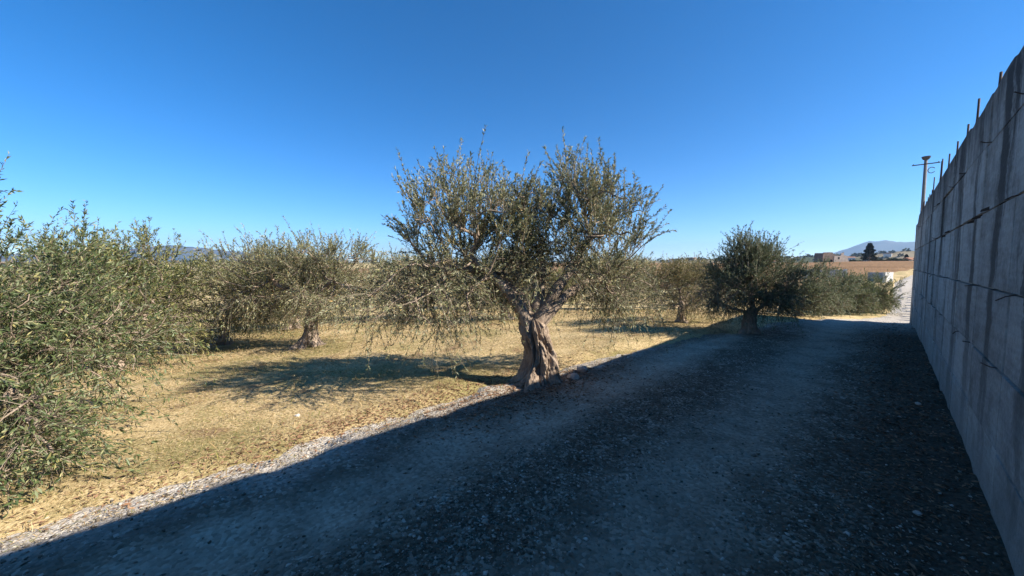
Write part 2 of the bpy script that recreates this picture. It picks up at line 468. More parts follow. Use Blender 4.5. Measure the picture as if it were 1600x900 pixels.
def bevel_box(name, bev=.06):
    # unit box front face at x=0, y,z in 0..1; a chamfer on the four front edges
    x1 = 1.0; b = bev
    v = [(0, b, b), (0, 1 - b, b), (0, 1 - b, 1 - b), (0, b, 1 - b), (.35, 0, 0), (.35, 1, 0), (.35, 1, 1), (.35, 0, 1), (1, 0, 0), (1, 1, 0), (1, 1, 1), (1, 0, 1)]
    f = [(0, 3, 2, 1), (0, 1, 5, 4), (1, 2, 6, 5), (2, 3, 7, 6), (3, 0, 4, 7), (4, 5, 9, 8), (5, 6, 10, 9), (6, 7, 11, 10), (7, 4, 8, 11)]
    return MB().add(v, f).mesh(name)
pm = bevel_box('panel', .008); pm.materials.append(M['concrete'])
courses = [-.25, .46, .96, 1.47, 2.07, 2.63, 3.08]
cols = [Y0]
while cols[-1] < Y1 - .5:
    cols.append(cols[-1] + rng.choice([.95, 1.2, 1.2, 1.25, 1.6]))
cols[-1] = Y1
for j in range(len(courses) - 1):
    for i in range(len(cols) - 1):
        a, c = cols[i], cols[i + 1]
        sh = 0 if j < 3 else .0
        hz = courses[j + 1] - courses[j] - .010
        if j == len(courses) - 2: hz += (.07 if c < 4.3 else 0) - rng.uniform(0, .05)
        if i == len(cols) - 2 and j == len(courses) - 2: hz -= .2
        o = obj('panel', pm, None, wall)
        o.location = (rng.uniform(-.009, .006), a + .003, courses[j] + rng.uniform(-.002, .003))
        o.scale = (.05, c - a - rng.uniform(.008, .014), hz)
        o.rotation_euler = (0, 0, rng.uniform(-.002, .002))
# rebar stubs on the crest
for yy, hh, lean in ((3.4, .14, .1), (5.3, .13, .0), (6.5, .27, 0), (7.06, .15, .04), (8.1, .18, -.03), (9.0, .2, .05), (10.45, .40, .02), (10.6, .38, -.08), (12.0, .32, .02),
                     (12.6, .14, .1), (13.2, .12, 0), (13.9, .14, .06), (14.5, .1, 0), (15.0, .17, .03), (15.5, .2, 0), (16.0, .18, -.03), (16.5, .15, .04)):
    b = MB(); x0 = .034 + rng.uniform(0, .02); zt = WT - .08; hh += .08
    b.tube([(x0, yy, zt), (x0 + .01, yy + lean * hh * .4, zt + hh * .5 + .04), (x0 + .012, yy + lean * hh, zt + hh + .06)], .0095, 6)
    obj('rebar', b.mesh('rebar', True), M['rust'], wall)
# tie wires and form wedges left in the joints
for i in range(1, len(cols) - 1):
    for j in (2, 3, 4, 5):
        if rng.random() < .55 and cols[i] > 2.5:
            b = MB(); L = rng.uniform(.03, .075); dz = rng.uniform(-.05, .03); yy = cols[i] + rng.uniform(-.25, .25); zz = courses[j]
            b.tube([(.03, yy, zz), (-L * .5, yy + rng.uniform(-.02, .02), zz + dz * .4), (-L, yy + rng.uniform(-.05, .05), zz + dz)], .004, 5)
            obj('tie_wire', b.mesh('tie_wire', True), M['rust'], wall)
for yy, zz, L, w in ((4.75, 2.09, .045, .03), (5.15, 2.06, .05, .015), (5.5, 2.05, .04, .03), (7.6, 2.08, .04, .025), (8.1, 2.05, .035, .03), (9.3, 2.64, .035, .02)):
    b = MB().add([(.02, yy - w, zz - .012), (.02, yy + w, zz - .012), (.02, yy + w, zz + .02), (.02, yy - w, zz + .02),
                  (-L, yy - w * .7, zz - .03), (-L, yy + w * .5, zz - .03), (-L * .9, yy + w * .5, zz - .012), (-L * .9, yy - w * .7, zz - .012)],
                 [(0, 1, 2, 3), (4, 7, 6, 5), (0, 4, 5, 1), (1, 5, 6, 2), (2, 6, 7, 3), (3, 7, 4, 0)])
    obj('form_wedge', b.mesh('form_wedge'), M['wood'], wall)

# lower boundary wall further along, after the gap
lw = tag(obj('boundary_wall', None), 'low concrete boundary wall beyond the gap at the end of the tall wall', 'wall')
lw.location = (2.5, 22.5, 0); lw.rotation_euler = (0, 0, R(-2.5))
for i in range(14):
    y0 = i * 2.0; z0 = float(H0(3.4, 22.5 + y0)) - .3
    obj('wall_panel', MB().box(0, .2, y0 + .01, y0 + 1.99, z0, z0 + 1.75).mesh('wall_panel'), M['blockwall'], lw)
    obj('pillar', MB().box(-.04, .24, y0 - .15, y0 + .15, z0, z0 + 2.1).mesh('pillar'), M['blockwall'], lw)

# ------------------------------------------------------------------ olive trees
def tubes_np(P, Rr, n):
    """P (k,m,3) polylines, Rr (k,m) radii -> verts, quads"""
    k, m, _ = P.shape
    T = np.empty_like(P); T[:, 1:-1] = P[:, 2:] - P[:, :-2]; T[:, 0] = P[:, 1] - P[:, 0]; T[:, -1] = P[:, -1] - P[:, -2]
    T = norm(T)
    ref = np.where(np.abs(T[:, :1, 2:3]) < .8, np.array([0, 0, 1.0]), np.array([1.0, 0, 0]))
    A = norm(np.cross(T, np.broadcast_to(ref, T.shape))); B = np.cross(T, A)
    an = np.arange(n) * 2 * np.pi / n
    V = P[:, :, None, :] + Rr[:, :, None, None] * (A[:, :, None, :] * np.cos(an)[None, None, :, None] + B[:, :, None, :] * np.sin(an)[None, None, :, None])
    idx = np.arange(k * m * n).reshape(k, m, n)
    q = np.stack([idx[:, :-1], np.roll(idx[:, :-1], -1, 2), np.roll(idx[:, 1:], -1, 2), idx[:, 1:]], -1).reshape(-1, 4)
    return V.reshape(-1, 3), q

def resample(pts, rad, step):
    pts = np.asarray(pts); d = np.r_[0, np.cumsum(np.linalg.norm(np.diff(pts, axis=0), axis=1))]
    n = max(3, int(d[-1] / step) + 2)
    t = np.linspace(0, d[-1], n)
    # Catmull-like smoothing through cubic of piecewise-linear then a moving average
    p = np.stack([np.interp(t, d, pts[:, i]) for i in range(3)], 1)
    for _ in range(3):
        p[1:-1] = (p[:-2] + 2 * p[1:-1] + p[2:]) / 4
    return p, np.interp(t, d, rad)

def leaf_mesh(name, base, dirv, nrm, L, W, fold):
    side = norm(np.cross(dirv, nrm)); nrm = np.cross(side, dirv)
    a = base; m1 = base + dirv * (L * .45)[:, None]
    tip = base + dirv * L[:, None] - nrm * (L * .10)[:, None]
    l = m1 + side * W[:, None] + nrm * (W * .35)[:, None]; r = m1 - side * W[:, None] + nrm * (W * .35)[:, None]
    k = len(base); idx = np.arange(k)[:, None] * 4
    V = np.stack([a, l, tip, r], 1).reshape(-1, 3)
    if fold:
        F = (idx[:, None, :] + np.array([[0, 2, 1], [0, 3, 2]])).reshape(-1, 3)
        return mesh_np(name, V, F, 3)
    return mesh_np(name, V, idx + np.array([[0, 3, 2, 1]]), 4)

def olive(seed, trunk_h, trunk_r, lobes, n_nodes, shoots, leaves, limbs=(), leaf_len=.05, lean=(0, 0), trunk_axis=None,
          up=.9, bare_low=.6, res=(40, 46), twig_r=.0022, shoot_len=(.22, .55), bf=.3, fold=True, gnarl=1.0, limb_k=1.0):
    """returns dict of meshes around the origin (base of trunk at z=0)"""
    g = np.random.default_rng(seed)
    # --- attraction points
    P = []; LB = []
    wsum = sum(l[6] for l in lobes)
    for li, (cx, cy, cz, rx, ry, rz, w, upness) in enumerate(lobes):
        k = int(round(n_nodes * w / wsum))
        d = norm(g.normal(size=(k, 3))); r = g.random(k) ** .45
        P.append(np.array([cx, cy, cz]) + d * r[:, None] * np.array([rx, ry, rz])); LB += [li] * k
    P = np.concatenate(P); LB = np.array(LB)
    ok = P[:, 2] > .22; P = P[ok]; LB = LB[ok]
    top = np.array([lean[0] * .85, lean[1] * .85, trunk_h * .84])
    nodes = [top]; par = [-1]; plen = [0.0]; lob = [-1]
    for limb in limbs:
        prev = 0
        for q in limb:
            nodes.append(np.array(q, float)); par.append(prev); plen.append(plen[prev] * .4 + .05); lob.append(-1); prev = len(nodes) - 1
    N0 = len(nodes); rest = P
    nodes = np.array(nodes)
    D = np.linalg.norm(rest[:, None] - nodes[None], axis=2) + bf * np.array(plen)[None]
    best = D.min(1); bp = D.argmin(1)
    alive = np.ones(len(rest), bool); nodes = list(nodes)
    for _ in range(len(rest)):
        i = int(np.where(alive, best, 1e9).argmin()); alive[i] = False
        p = int(bp[i]); q = rest[i]
        d = np.linalg.norm(q - nodes[p])
        nodes.append(q); par.append(p); plen.append(plen[p] + d); lob.append(LB[i])
        c = np.linalg.norm(rest - q, axis=1) + bf * plen[-1]
        upd = alive & (c < best); best[upd] = c[upd]; bp[upd] = len(nodes) - 1
    nodes = np.array(nodes); par = np.array(par); lob = np.array(lob)
    n = len(nodes); kids = [[] for _ in range(n)]
    for i in range(1, n): kids[par[i]].append(i)
    ex = 2.25; rr = np.zeros(n); order = np.argsort(-np.array(plen) - np.arange(n) * 1e-9)
    r0 = .0045
    done = np.zeros(n, bool)
    def calc(i):
        st = [(i, 0)]
        while st:
            k, s = st.pop()
            if s == 0:
                st.append((k, 1)); st += [(c, 0) for c in kids[k]]
            else:
                rr[k] = (r0 ** ex + sum(rr[c] ** ex for c in kids[k])) ** (1 / ex)
    calc(0)
    rr *= min(1.0, trunk_r * .8 / rr[0]); rr = np.maximum(rr, .004)
    k_ = 1
    for limb in limbs:
        for m_ in range(len(limb)):
            rr[k_] = max(rr[k_], trunk_r * (.52, .30, .16)[min(m_, 2)] * limb_k); k_ += 1
    rr[0] = max(rr[0], trunk_r * .6)
    # --- chains -> branch tubes
    V = []; F = []; off = 0
    starts = [(0, c) for c in kids[0]]
    while starts:
        a, b_ = starts.pop(); chain = [a, b_]
        while kids[chain[-1]]:
            ks = sorted(kids[chain[-1]], key=lambda k: -rr[k])
            for k in ks[1:]: starts.append((chain[-1], k))
            chain.append(ks[0])
        rad = rr[chain].copy(); rad[0] = min(rad[0], rad[1] * 1.35)
        pts, rad = resample(nodes[chain], rad, .09)
        j = np.cumsum(g.normal(size=pts.shape), 0) * .006; j -= np.linspace(0, 1, len(j))[:, None] * j[-1]
        pts = pts + j * np.minimum(1, np.linspace(0, 4, len(j)))[:, None]
        rad = rad * (1 + g.normal(size=len(rad)) * .06 * gnarl)
        ns = 8 if rad[0] > .03 else (5 if rad[0] > .012 else 4)
        v, q = tubes_np(pts[None], rad[None], ns); V.append(v); F.append(q + off); off += len(v)
    limbs_me = mesh_np('limbs', np.concatenate(V), np.concatenate(F), 4, True)
    # --- trunk: fluted, flared and hollowed
    nt_, nz = res
    th = np.linspace(0, 2 * np.pi, nt_, endpoint=False); zz = np.linspace(-.15, 1.0, nz)
    TH, ZZ = np.meshgrid(th, zz, indexing='xy')
    zz_ = np.clip(ZZ, 0, 1)
    base = trunk_r * (1 + 1.45 * np.exp(-zz_ / .16) + .12 * (zz_ - .5) ** 2 - .12 * zz_)
    ph = g.uniform(0, 6.28, 4); tw = g.uniform(.8, 2.0)
    rid = .20 * np.abs(np.sin(2.0 * TH + ph[0] + tw * zz_)) + .12 * np.abs(np.sin(4.5 * TH + ph[1] - 1.3 * zz_)) ** .7 + .07 * np.sin(9 * TH + ph[2] + 3 * zz_)
    nz1 = fbm(np.cos(TH) * 1.6 + 5 + ZZ * 1.1, np.sin(TH) * 1.6 + 5 + ZZ * 2.4, seed, 4) - .5
    nz2 = fbm(np.cos(TH) * 6 + 9, np.sin(TH) * 6 + ZZ * 9, seed + 4, 3) - .5
    nz3 = 1 - np.abs(2 * fbm(np.cos(TH) * 4.2 + 3 + .5 * np.sin(ZZ * 6 + ph[0]), np.sin(TH) * 4.2 + 3 + ZZ * 1.3, seed + 9, 3) - 1)
    nz4 = fbm(np.cos(TH) * 3.0 + 30, np.sin(TH) * 3.0 + 30 + ZZ * 6.0, seed + 12, 3) - .5
    root = .34 * np.exp(-zz_ / .11) * np.sin(3 * TH + ph[3]) + .2 * np.exp(-zz_ / .10) * np.sin(7 * TH + ph[1])
    r_ = base * (1 - .17 + gnarl * (rid + .55 * nz1 + .42 * nz2 + 1.25 * root - .34 * (np.clip(nz3 - .72, 0, 1) / .28) ** 1.5 + .30 * nz4) * .9)
    hol = np.exp(-(((TH - 3.75 + np.pi) % (2 * np.pi) - np.pi) / .42) ** 2) * np.exp(-((zz_ - .45) / .28) ** 2)
    r_ = r_ * (1 - .42 * hol * gnarl)
    cap = np.clip((1.0 - ZZ) / (.16 + .07 * np.sin(2 * TH + ph[2])), 0, 1) ** .55 * .8 + .2
    r_ = r_ * cap
    axx = lean[0] * zz_ ** 1.3 + .05 * np.sin(zz_ * 5 + ph[0]) * np.sin(np.pi * zz_); axy = lean[1] * zz_ ** 1.3 + .04 * np.sin(zz_ * 4 + ph[1]) * np.sin(np.pi * zz_)
    if trunk_axis is not None:
        axx = axx + np.interp(zz_, *trunk_axis)
    TX = axx + r_ * np.cos(TH); TY = axy + r_ * np.sin(TH); TZ = ZZ * (trunk_h + .06)
    idx = np.arange(nz * nt_).reshape(nz, nt_)
    q = np.stack([idx[:-1], np.roll(idx[:-1], -1, 1), np.roll(idx[1:], -1, 1), idx[1:]], -1).reshape(-1, 4)
    tv = np.stack([TX, TY, TZ], -1).reshape(-1, 3)
    trunk_me = mesh_np('trunk', tv, np.concatenate([q.ravel(), idx[-1]]), np.r_[np.full(len(q), 4), nt_], True)
    # --- shoots
    th_ok = np.where(rr < trunk_r * .28)[0]; th_ok = th_ok[th_ok >= N0]
    src = np.repeat(th_ok, g.poisson(shoots, len(th_ok)) + 1)
    L_ = lobes; cen = np.array([[l[0], l[1], l[2]] for l in L_]); upn = np.array([l[7] for l in L_]); size = np.array([[l[3], l[4], l[5]] for l in L_])
    lb = lob[src]
    k = len(src); b0 = nodes[src] + g.normal(size=(k, 3)) * .02
    # start part-way back along the parent edge
    f_ = g.random(k)[:, None] * .8; b0 = b0 * (1 - f_) + nodes[par[src]] * f_
    out = norm((nodes[src] - cen[lb]) / size[lb])
    u = upn[lb]
    d = norm(out * .55 + g.normal(size=(k, 3)) * np.where(u > .5, .42, .6)[:, None] + np.stack([np.zeros(k), np.zeros(k), u * up], 1))
    Ls = g.uniform(*shoot_len, k) * np.where(u > .3, 1.0, .95)
    Ls *= np.where(g.random(k) < .06, 1.5, 1.0)
    droop = np.where(u > .2, g.uniform(-.05, .25, k), g.uniform(.1, .6, k))
    S = np.linspace(0, 1, 5)
    bend = g.normal(size=(k, 3)) * np.where(u > .5, .12, .22)[:, None]; bend[:, 2] -= droop
    PP = b0[:, None] + d[:, None] * (Ls[:, None] * S)[:, :, None] + bend[:, None] * (Ls[:, None] * S ** 2)[:, :, None]
    PP[:, :, 2] = np.maximum(PP[:, :, 2], .05)
    RR = np.repeat((twig_r * (1.6 - S))[None], k, 0) * g.uniform(.8, 1.3, k)[:, None]
    v, q = tubes_np(PP, RR, 3)
    twig_me = mesh_np('twigs', v, q, 4)
    # --- leaves on the shoots
    lc = np.maximum(0, (g.poisson(leaves, k) * np.where(u > .2, 1.0, 1 - bare_low * g.random(k) ** .6) * Ls / np.mean(Ls))).astype(int)
    si = np.repeat(np.arange(k), lc); m = len(si)
    s_ = 1 - .92 * g.random(m) ** 1.15
    pb = b0[si] + d[si] * (Ls[si] * s_)[:, None] + bend[si] * (Ls[si] * s_ ** 2)[:, None]; pb[:, 2] = np.maximum(pb[:, 2], .05)
    tan = norm(d[si] + bend[si] * (2 * s_)[:, None])
    perp = norm(np.cross(tan, norm(g.normal(size=(m, 3)))))
    ld = norm(tan * g.uniform(.5, 1.3, m)[:, None] + perp * g.uniform(.35, .9, m)[:, None])
    nr = norm(g.normal(size=(m, 3)) * .8 + np.array([0, 0, .6]) + tan * .5)
    LL = leaf_len * g.uniform(.65, 1.25, m)
    leaf_me = leaf_mesh('crown', pb, ld, nr, LL, LL * g.uniform(.10, .15, m), fold)
    return dict(trunk=trunk_me, limbs=limbs_me, twigs=twig_me, crown=leaf_me, n=m)

def place(meshes, loc, rz, s, label, group=None, leaf='leaf', name='olive_tree'):
    root = obj(name, None, loc=loc); root.rotation_euler = (0, 0, rz)
    root.scale = s if hasattr(s, '__len__') else (s, s, s)
    tag(root, label, 'olive tree', group)
    obj('trunk', meshes['trunk'], M['bark'], root)
    obj('limbs', meshes['limbs'], M['bark'], root)
    tag(obj('twigs', meshes['twigs'], M['twig'], root), kind='stuff')
    c = obj('crown', meshes['crown'], None, root); tag(c, kind='stuff')
    if not meshes['crown'].materials: meshes['crown'].materials.append(M[leaf])
    elif meshes['crown'].materials[0] != M[leaf]:
        c.material_slots[0].link = 'OBJECT'; c.material_slots[0].material = M[leaf]
    return root

# camera-aligned axes for laying out the near trees: e = to the right of the view, n = away from the viewer
ER = np.array([math.cos(R(45.4)), math.sin(R(45.4))]); EN = np.array([-math.sin(R(45.4)), math.cos(R(45.4))])
YAW = R(45.4)

# the large olive beside the track (local x = right of view, y = away)
hero = olive(11, .96, .195, [
    (-1.0, .1, 2.2, 1.0, 1.1, .82, 1.45, 1.1),
    (.85, .35, 2.15, .85, 1.0, .85, 1.25, 1.1),
    (.62, .2, 2.78, .42, .5, .45, .28, 1.3),
    (-.05, .4, 2.2, .6, .8, .65, .85, 1.0),
    (-1.45, -.3, 1.35, .9, .9, .5, 1.0, -.1),
    (-.1, .2, 1.6, .9, .7, .3, .5, -.1),
    (1.25, .75, 1.4, .7, .7, .45, .75, -.15),
    (-.6, .9, 1.5, .9, .7, .5, .4, -.1)], 900, 3.9, 28,
    limbs=[[(-.30, .02, 1.30), (-.62, .06, 1.62), (-.95, .1, 1.85)], [(.25, .1, 1.4), (.55, .2, 1.75), (.75, .25, 2.2)], [(-.2, .15, 1.32), (-.6, .3, 1.62), (-1.2, .1, 1.75)],
           [(.05, .25, 1.5), (.1, .45, 1.95)], [(.3, .1, 1.25), (.75, .4, 1.5), (1.15, .7, 1.6)]],
    lean=(-.08, .02), gnarl=1.2, res=(180, 190), leaf_len=.045, up=1.25, bare_low=.6, shoot_len=(.18, .48), limb_k=.8)
hp = (-3.36, 3.81)
place(hero, (*hp, float(H(*hp)) - .02), YAW, 1.0, 'large gnarled olive tree with sunlit fluted trunk at the edge of the gravel track')

# near olive at the left edge of the view, branches trailing to the ground
nearl = olive(23, .9, .15, [
    (-.3, 0, 1.6, 1.2, 1.3, .65, 1.1, .9),
    (.05, -.5, 2.25, .4, .5, .6, .3, 1.3),
    (.7, -.2, 1.25, 1.0, 1.0, .6, .9, .3),
    (1.05, -.4, .85, .9, 1.0, .5, .7, -.3),
    (1.45, -1.25, .6, .5, .5, .42, .45, -.3),
    (1.95, -1.5, .5, .45, .45, .38, .4, -.2),
    (.8, -1.0, 1.1, .7, .6, .6, .55, .3),
    (-.9, .4, 1.1, .9, 1.0, .6, .4, -.3)], 470, 3.2, 27, leaf_len=.056, shoot_len=(.25, .7), bare_low=.35, up=.9, twig_r=.0018)
nl = (-7.05, -1.15)
place(nearl, (*nl, float(H(*nl)) - .02), YAW, 1.0, 'nearest olive tree at the left edge, leafy branches trailing to the ground', leaf='leaf_green')

# leaning olive in the second row
second = olive(37, .95, .15, [
    (-.9, .0, 1.85, 1.1, 1.2, .6, 1.0, 1.0),
    (.5, .1, 1.95, 1.2, 1.2, .65, 1.1, 1.0),
    (.9, -.2, 1.25, 1.0, 1.0, .5, .8, -.4),
    (-1.2, .2, 1.15, .9, 1.1, .5, .7, -.4),
    (0, .6, 1.4, 1.0, .8, .5, .4, .3)], 620, 3.8, 24,
    limbs=[[(-.05, 0, 1.25), (-.45, .0, 1.45), (-.8, 0, 1.6)], [(.3, .1, 1.3), (.6, .1, 1.6)]],
    lean=(.22, .05), res=(64, 70), leaf_len=.052)
sp = (-9.58, 2.63)
place(second, (*sp, float(H(*sp)) - .02), YAW, .97, 'leaning olive tree with twisted trunk and spreading root, second row behind the bush')

# dark olive standing in the wall's shade
third = olive(53, .75, .14, [
    (0, 0, 1.55, .95, .95, .6, 1.3, .9),
    (-.25, 0, 2.05, .35, .4, .4, .35, 1.2),
    (.3, .1, 1.95, .35, .4, .3, .25, 1.1),
    (-.6, .1, 1.1, .75, .8, .38, .7, -.2),
    (.5, .1, 1.1, .65, .8, .35, .6, -.15)], 560, 4.2, 25, lean=(.06, 0), res=(56, 60), leaf_len=.05)
tp = (-2.25, 10.1)
place(third, (*tp, float(H(*tp)) - .02), YAW, (.9, .95, .95), 'dark olive tree whose trunk stands in the wall shadow beside the track', leaf='leaf_dark')

# shared generic forms for the rest of the grove
def generic(seed, n=400, sh=3.6, lv=23, flat=1.0):
    g = np.random.default_rng(seed); lob = []
    for i in range(4):
        a = i * 1.57 + g.uniform(0, 1); r = g.uniform(.5, .9)
        lob.append((r * math.cos(a), r * math.sin(a), g.uniform(1.6, 1.95) * flat, g.uniform(.8, 1.1), g.uniform(.8, 1.1), g.uniform(.5, .7), 1.0, 1.0))
    for i in range(4):
        a = i * 1.57 + g.uniform(0, 1) + .7; r = g.uniform(.8, 1.2)
        lob.append((r * math.cos(a), r * math.sin(a), g.uniform(.85, 1.1), g.uniform(.8, 1.05), g.uniform(.8, 1.05), .5, .9, -.35))
    return olive(seed, .85, .13, lob, n, sh, lv, lean=(g.uniform(-.2, .2), g.uniform(-.2, .2)), res=(36, 40), leaf_len=.06, fold=False)
G = [generic(101), generic(102), generic(103), generic(104)]
bush = [olive(201 + i, .4, .09, [(0, 0, 1.15, 1.05, 1.05, .95, 1.0, .8), (.3, .2, .7, .9, .9, .55, .7, -.1), (-.4, -.2, .65, .9, .9, .5, .7, -.1)], 460, 4.4, 26, res=(28, 30), leaf_len=.055, fold=False, shoot_len=(.18, .4)) for i in range(2)]

def put(i, x, y, rz, s, label, group=None, leaf='leaf', src=G):
    return place(src[i], (x, y, float(H(x, y)) - .03), rz, s, label, group, leaf)
# second and third rows that can be told apart
put(3, -12.4, 1.4, 3.9, .92, 'low olive tree just left of the leaning olive, its crown below the far mountain', leaf='leaf_yellow')
put(2, -16.0, -.3, .9, .95, 'olive tree far behind the gap between the yellowish olive and the low one')
put(0, -10.6, -.5, 1.0, 1.0, 'yellowish olive tree right behind the nearest olive at the left', leaf='leaf_yellow')
put(1, -14.6, 3.6, 2.4, 1.05, 'olive tree between the leaning olive and the yellowish one', leaf='leaf_dry')
put(2, -13.4, 7.6, 2.2, 1.1, 'olive tree between the leaning olive and the large one, one row behind')
put(2, -9.4, 9.0, .4, 1.0, 'olive tree seen through the gap under the large olive')
put(3, -8.7, 15.4, 3.3, 1.05, 'olive tree just right of the large olive, in the second row')
put(1, -4.1, 10.9, 5.1, (.7, .7, .7), 'small twiggy brownish olive tree just left of the dark shaded olive', leaf='leaf_dry')
put(0, -8.0, 21.5, 4.2, 1.0, 'olive tree in the distance between the large olive and the twiggy one')
# bushy olives along the track past the shaded one
put(0, -2.3, 17.6, .3, 1.0, 'bushy olive half crossed by the wall shadow, next to the dark olive', leaf='leaf_dark', src=bush)
put(1, -1.85, 21.2, 1.3, (.92, .92, .98), 'rounded bushy olive in the middle of the row along the track', leaf='leaf_dark', src=bush)
put(0, -1.3, 24.3, 2.6, (.88, .88, 1.0), 'rounded bushy olive, second to last before the track bend', leaf='leaf_green', src=bush)
put(1, -.5, 27.2, 4.0, 1.0, 'last bushy olive before the track bend', leaf='leaf_green', src=bush)
# the mass of the grove behind
g = np.random.default_rng(77); cnt = 0
for rx in (-15.5, -21.0, -26.5, -32.5):
    for ay in np.arange(-8, 46, 6.2):
        x = rx + g.uniform(-.7, .7); y = ay + g.uniform(-.8, .8) + (rx % 3)
        xc = .702 * x + .712 * y; yc = -.712 * x + .702 * y
        if yc < 5 or abs(xc / yc) > 1.5 or math.hypot(x + 14.6, y - 3.6) < 3.2 or math.hypot(x + 10.6, y + .5) < 3.2 or math.hypot(x + 13.4, y - 7.6) < 3 or math.hypot(x + 12.4, y - 1.4) < 3 or math.hypot(x + 16, y + .3) < 3.4: continue
        put(int(g.integers(4)), x, y, g.uniform(0, 6.28), g.uniform(.82, 1.02), 'olive tree in the far rows of the grove behind the nearer trees', 'far rows of olive trees', leaf=['leaf', 'leaf_yellow', 'leaf_dry'][int(g.integers(3))])
for y in (22.5, 28.5, 34.5, 40):
    put(int(g.integers(4)), -8.5 - (y > 25) * 1.5 + g.uniform(-.5, .5), y + 5, g.uniform(0, 6.28), 1.0, 'olive tree in the far rows of the grove behind the nearer trees', 'far rows of olive trees')

# ------------------------------------------------------------------ far objects
# utility pole behind the wall
px, py = 1.47, 40.0
up_ = tag(obj('utility_pole', None, loc=(px, py, float(H0(px, py)))), 'concrete utility pole with a crossarm rising behind the wall', 'utility pole')
obj('post', MB().tube([(0, 0, -.3), (0, 0, 9.9)], [.125, .09], 14).mesh('post', True), M['pole'], up_)
obj('top_cap', MB().tube([(0, 0, 9.86), (0, 0, 9.98), (0, 0, 10.08)], [.15, .22, .24], 12).mesh('top_cap'), M['iron'], up_)
obj('crossarm', MB().box(-.68, .68, -.15, -.1, 9.5, 9.565).mesh('crossarm'), M['iron'], up_)
for sx in (-.6, .6):
    obj('insulator', MB().tube([(sx, -.125, 9.565), (sx, -.125, 9.6), (sx, -.125, 9.63)], [.025, .035, .02], 8).mesh('insulator', True), M['pole'], up_)
obj('cable_loop', MB().tube([(.12 + .17 * (1 - math.cos(a)), -.2, 9.05 + .2 * math.sin(a)) for a in np.linspace(-2.6, 2.6, 16)], .025, 6).mesh('cable_loop', True), M['iron'], up_)

# white garden wall where the track climbs; shade on its return put into grey colour
ww = tag(obj('gate_wall', None, loc=(-1.35, 58, float(H0(0, 58)))), 'small white wall with its shaded return coloured grey at the bend of the climbing track', 'wall')
ww.rotation_euler = (0, 0, R(-15))
obj('white_face', MB().box(.9, 1.1, 0, 2.4, -.4, 1.05).mesh('white_face'), M['whitewall'], ww)
obj('shaded_face', MB().box(-.9, .9, 1.9, 2.1, -.4, 1.05).mesh('shaded_face'), M['blockwall'], ww)
obj('coping', MB().box(.86, 1.14, -.04, 2.45, 1.05, 1.1).mesh('coping'), M['whitewall'], ww)
gw = tag(obj('block_wall', None, loc=(-7.9, 63, float(H0(-6, 63)))), 'low grey block wall showing over the bushy olives in the field', 'wall')
gw.rotation_euler = (0, 0, R(30))
for i in range(4):
    obj('wall_panel', MB().box(i * 1.1, i * 1.1 + 1.09, 0, .2, -.3, 1.25).mesh('wall_panel'), M['blockwall'], gw)
obj('pillar', MB().box(4.4, 4.65, -.03, .24, -.3, 1.32).mesh('pillar'), M['whitewall'], gw)

# ruined farmhouse on the crest (local x right of view, y away)
fhp = (-13.4, 172.0)
fh = tag(obj('ruined_farmhouse', None, loc=(*fhp, float(H0(*fhp)) + .1)), 'roofless ruined stone farmhouse on the crest of the ploughed field', 'building')
fh.rotation_euler = (0, 0, YAW); fh.scale = (.8, .8, .95)
def quadprism(pts, y0, y1):
    n = len(pts); b = MB()
    v = [(x, y0, z) for x, z in pts] + [(x, y1, z) for x, z in pts]
    f = [tuple(range(n)), tuple(range(n, 2 * n))[::-1]] + [(i, i + n, (i + 1) % n + n, (i + 1) % n) for i in range(n)]
    return b.add(v, f)
obj('front_wall', quadprism([(-5.6, -.3), (-1.2, -.3), (-1.2, 3.5), (-2.6, 3.62), (-5.0, 3.55), (-5.5, 3.2)], 0, .5).mesh('front_wall'), M['ruin'], fh)
obj('low_wall', quadprism([(-1.6, -.3), (5.3, -.3), (4.4, .9), (4.2, 2.2), (2.6, 2.5), (1.0, 2.3), (-1.6, 2.2)], -1.2, -.75).mesh('low_wall'), M['ruin_pale'], fh)
obj('gable', quadprism([(3.6, -.3), (4.8, -.3), (4.9, 3.7), (4.4, 3.4), (3.7, 3.3)], 1.5, 2.0).mesh('gable'), M['ruin_pale'], fh)
obj('rear_wall', quadprism([(-5.4, -.3), (4.6, -.3), (4.3, 2.8), (2.5, 3.1), (.8, 2.7), (-.5, 3.4), (-5.2, 3.4)], 4.5, 5.0).mesh('rear_wall'), M['ruin'], fh)
obj('side_wall', MB().box(-5.55, -5.1, .5, 4.5, -.3, 3.3).mesh('side_wall'), M['ruin'], fh)
obj('window', MB().box(.0, .75, -1.215, -1.18, 1.05, 1.85).mesh('window'), M['dark'], fh)
obj('doorway', MB().box(-2.2, -1.62, -.02, .02, -.2, 1.0).mesh('doorway'), M['dark'], fh)

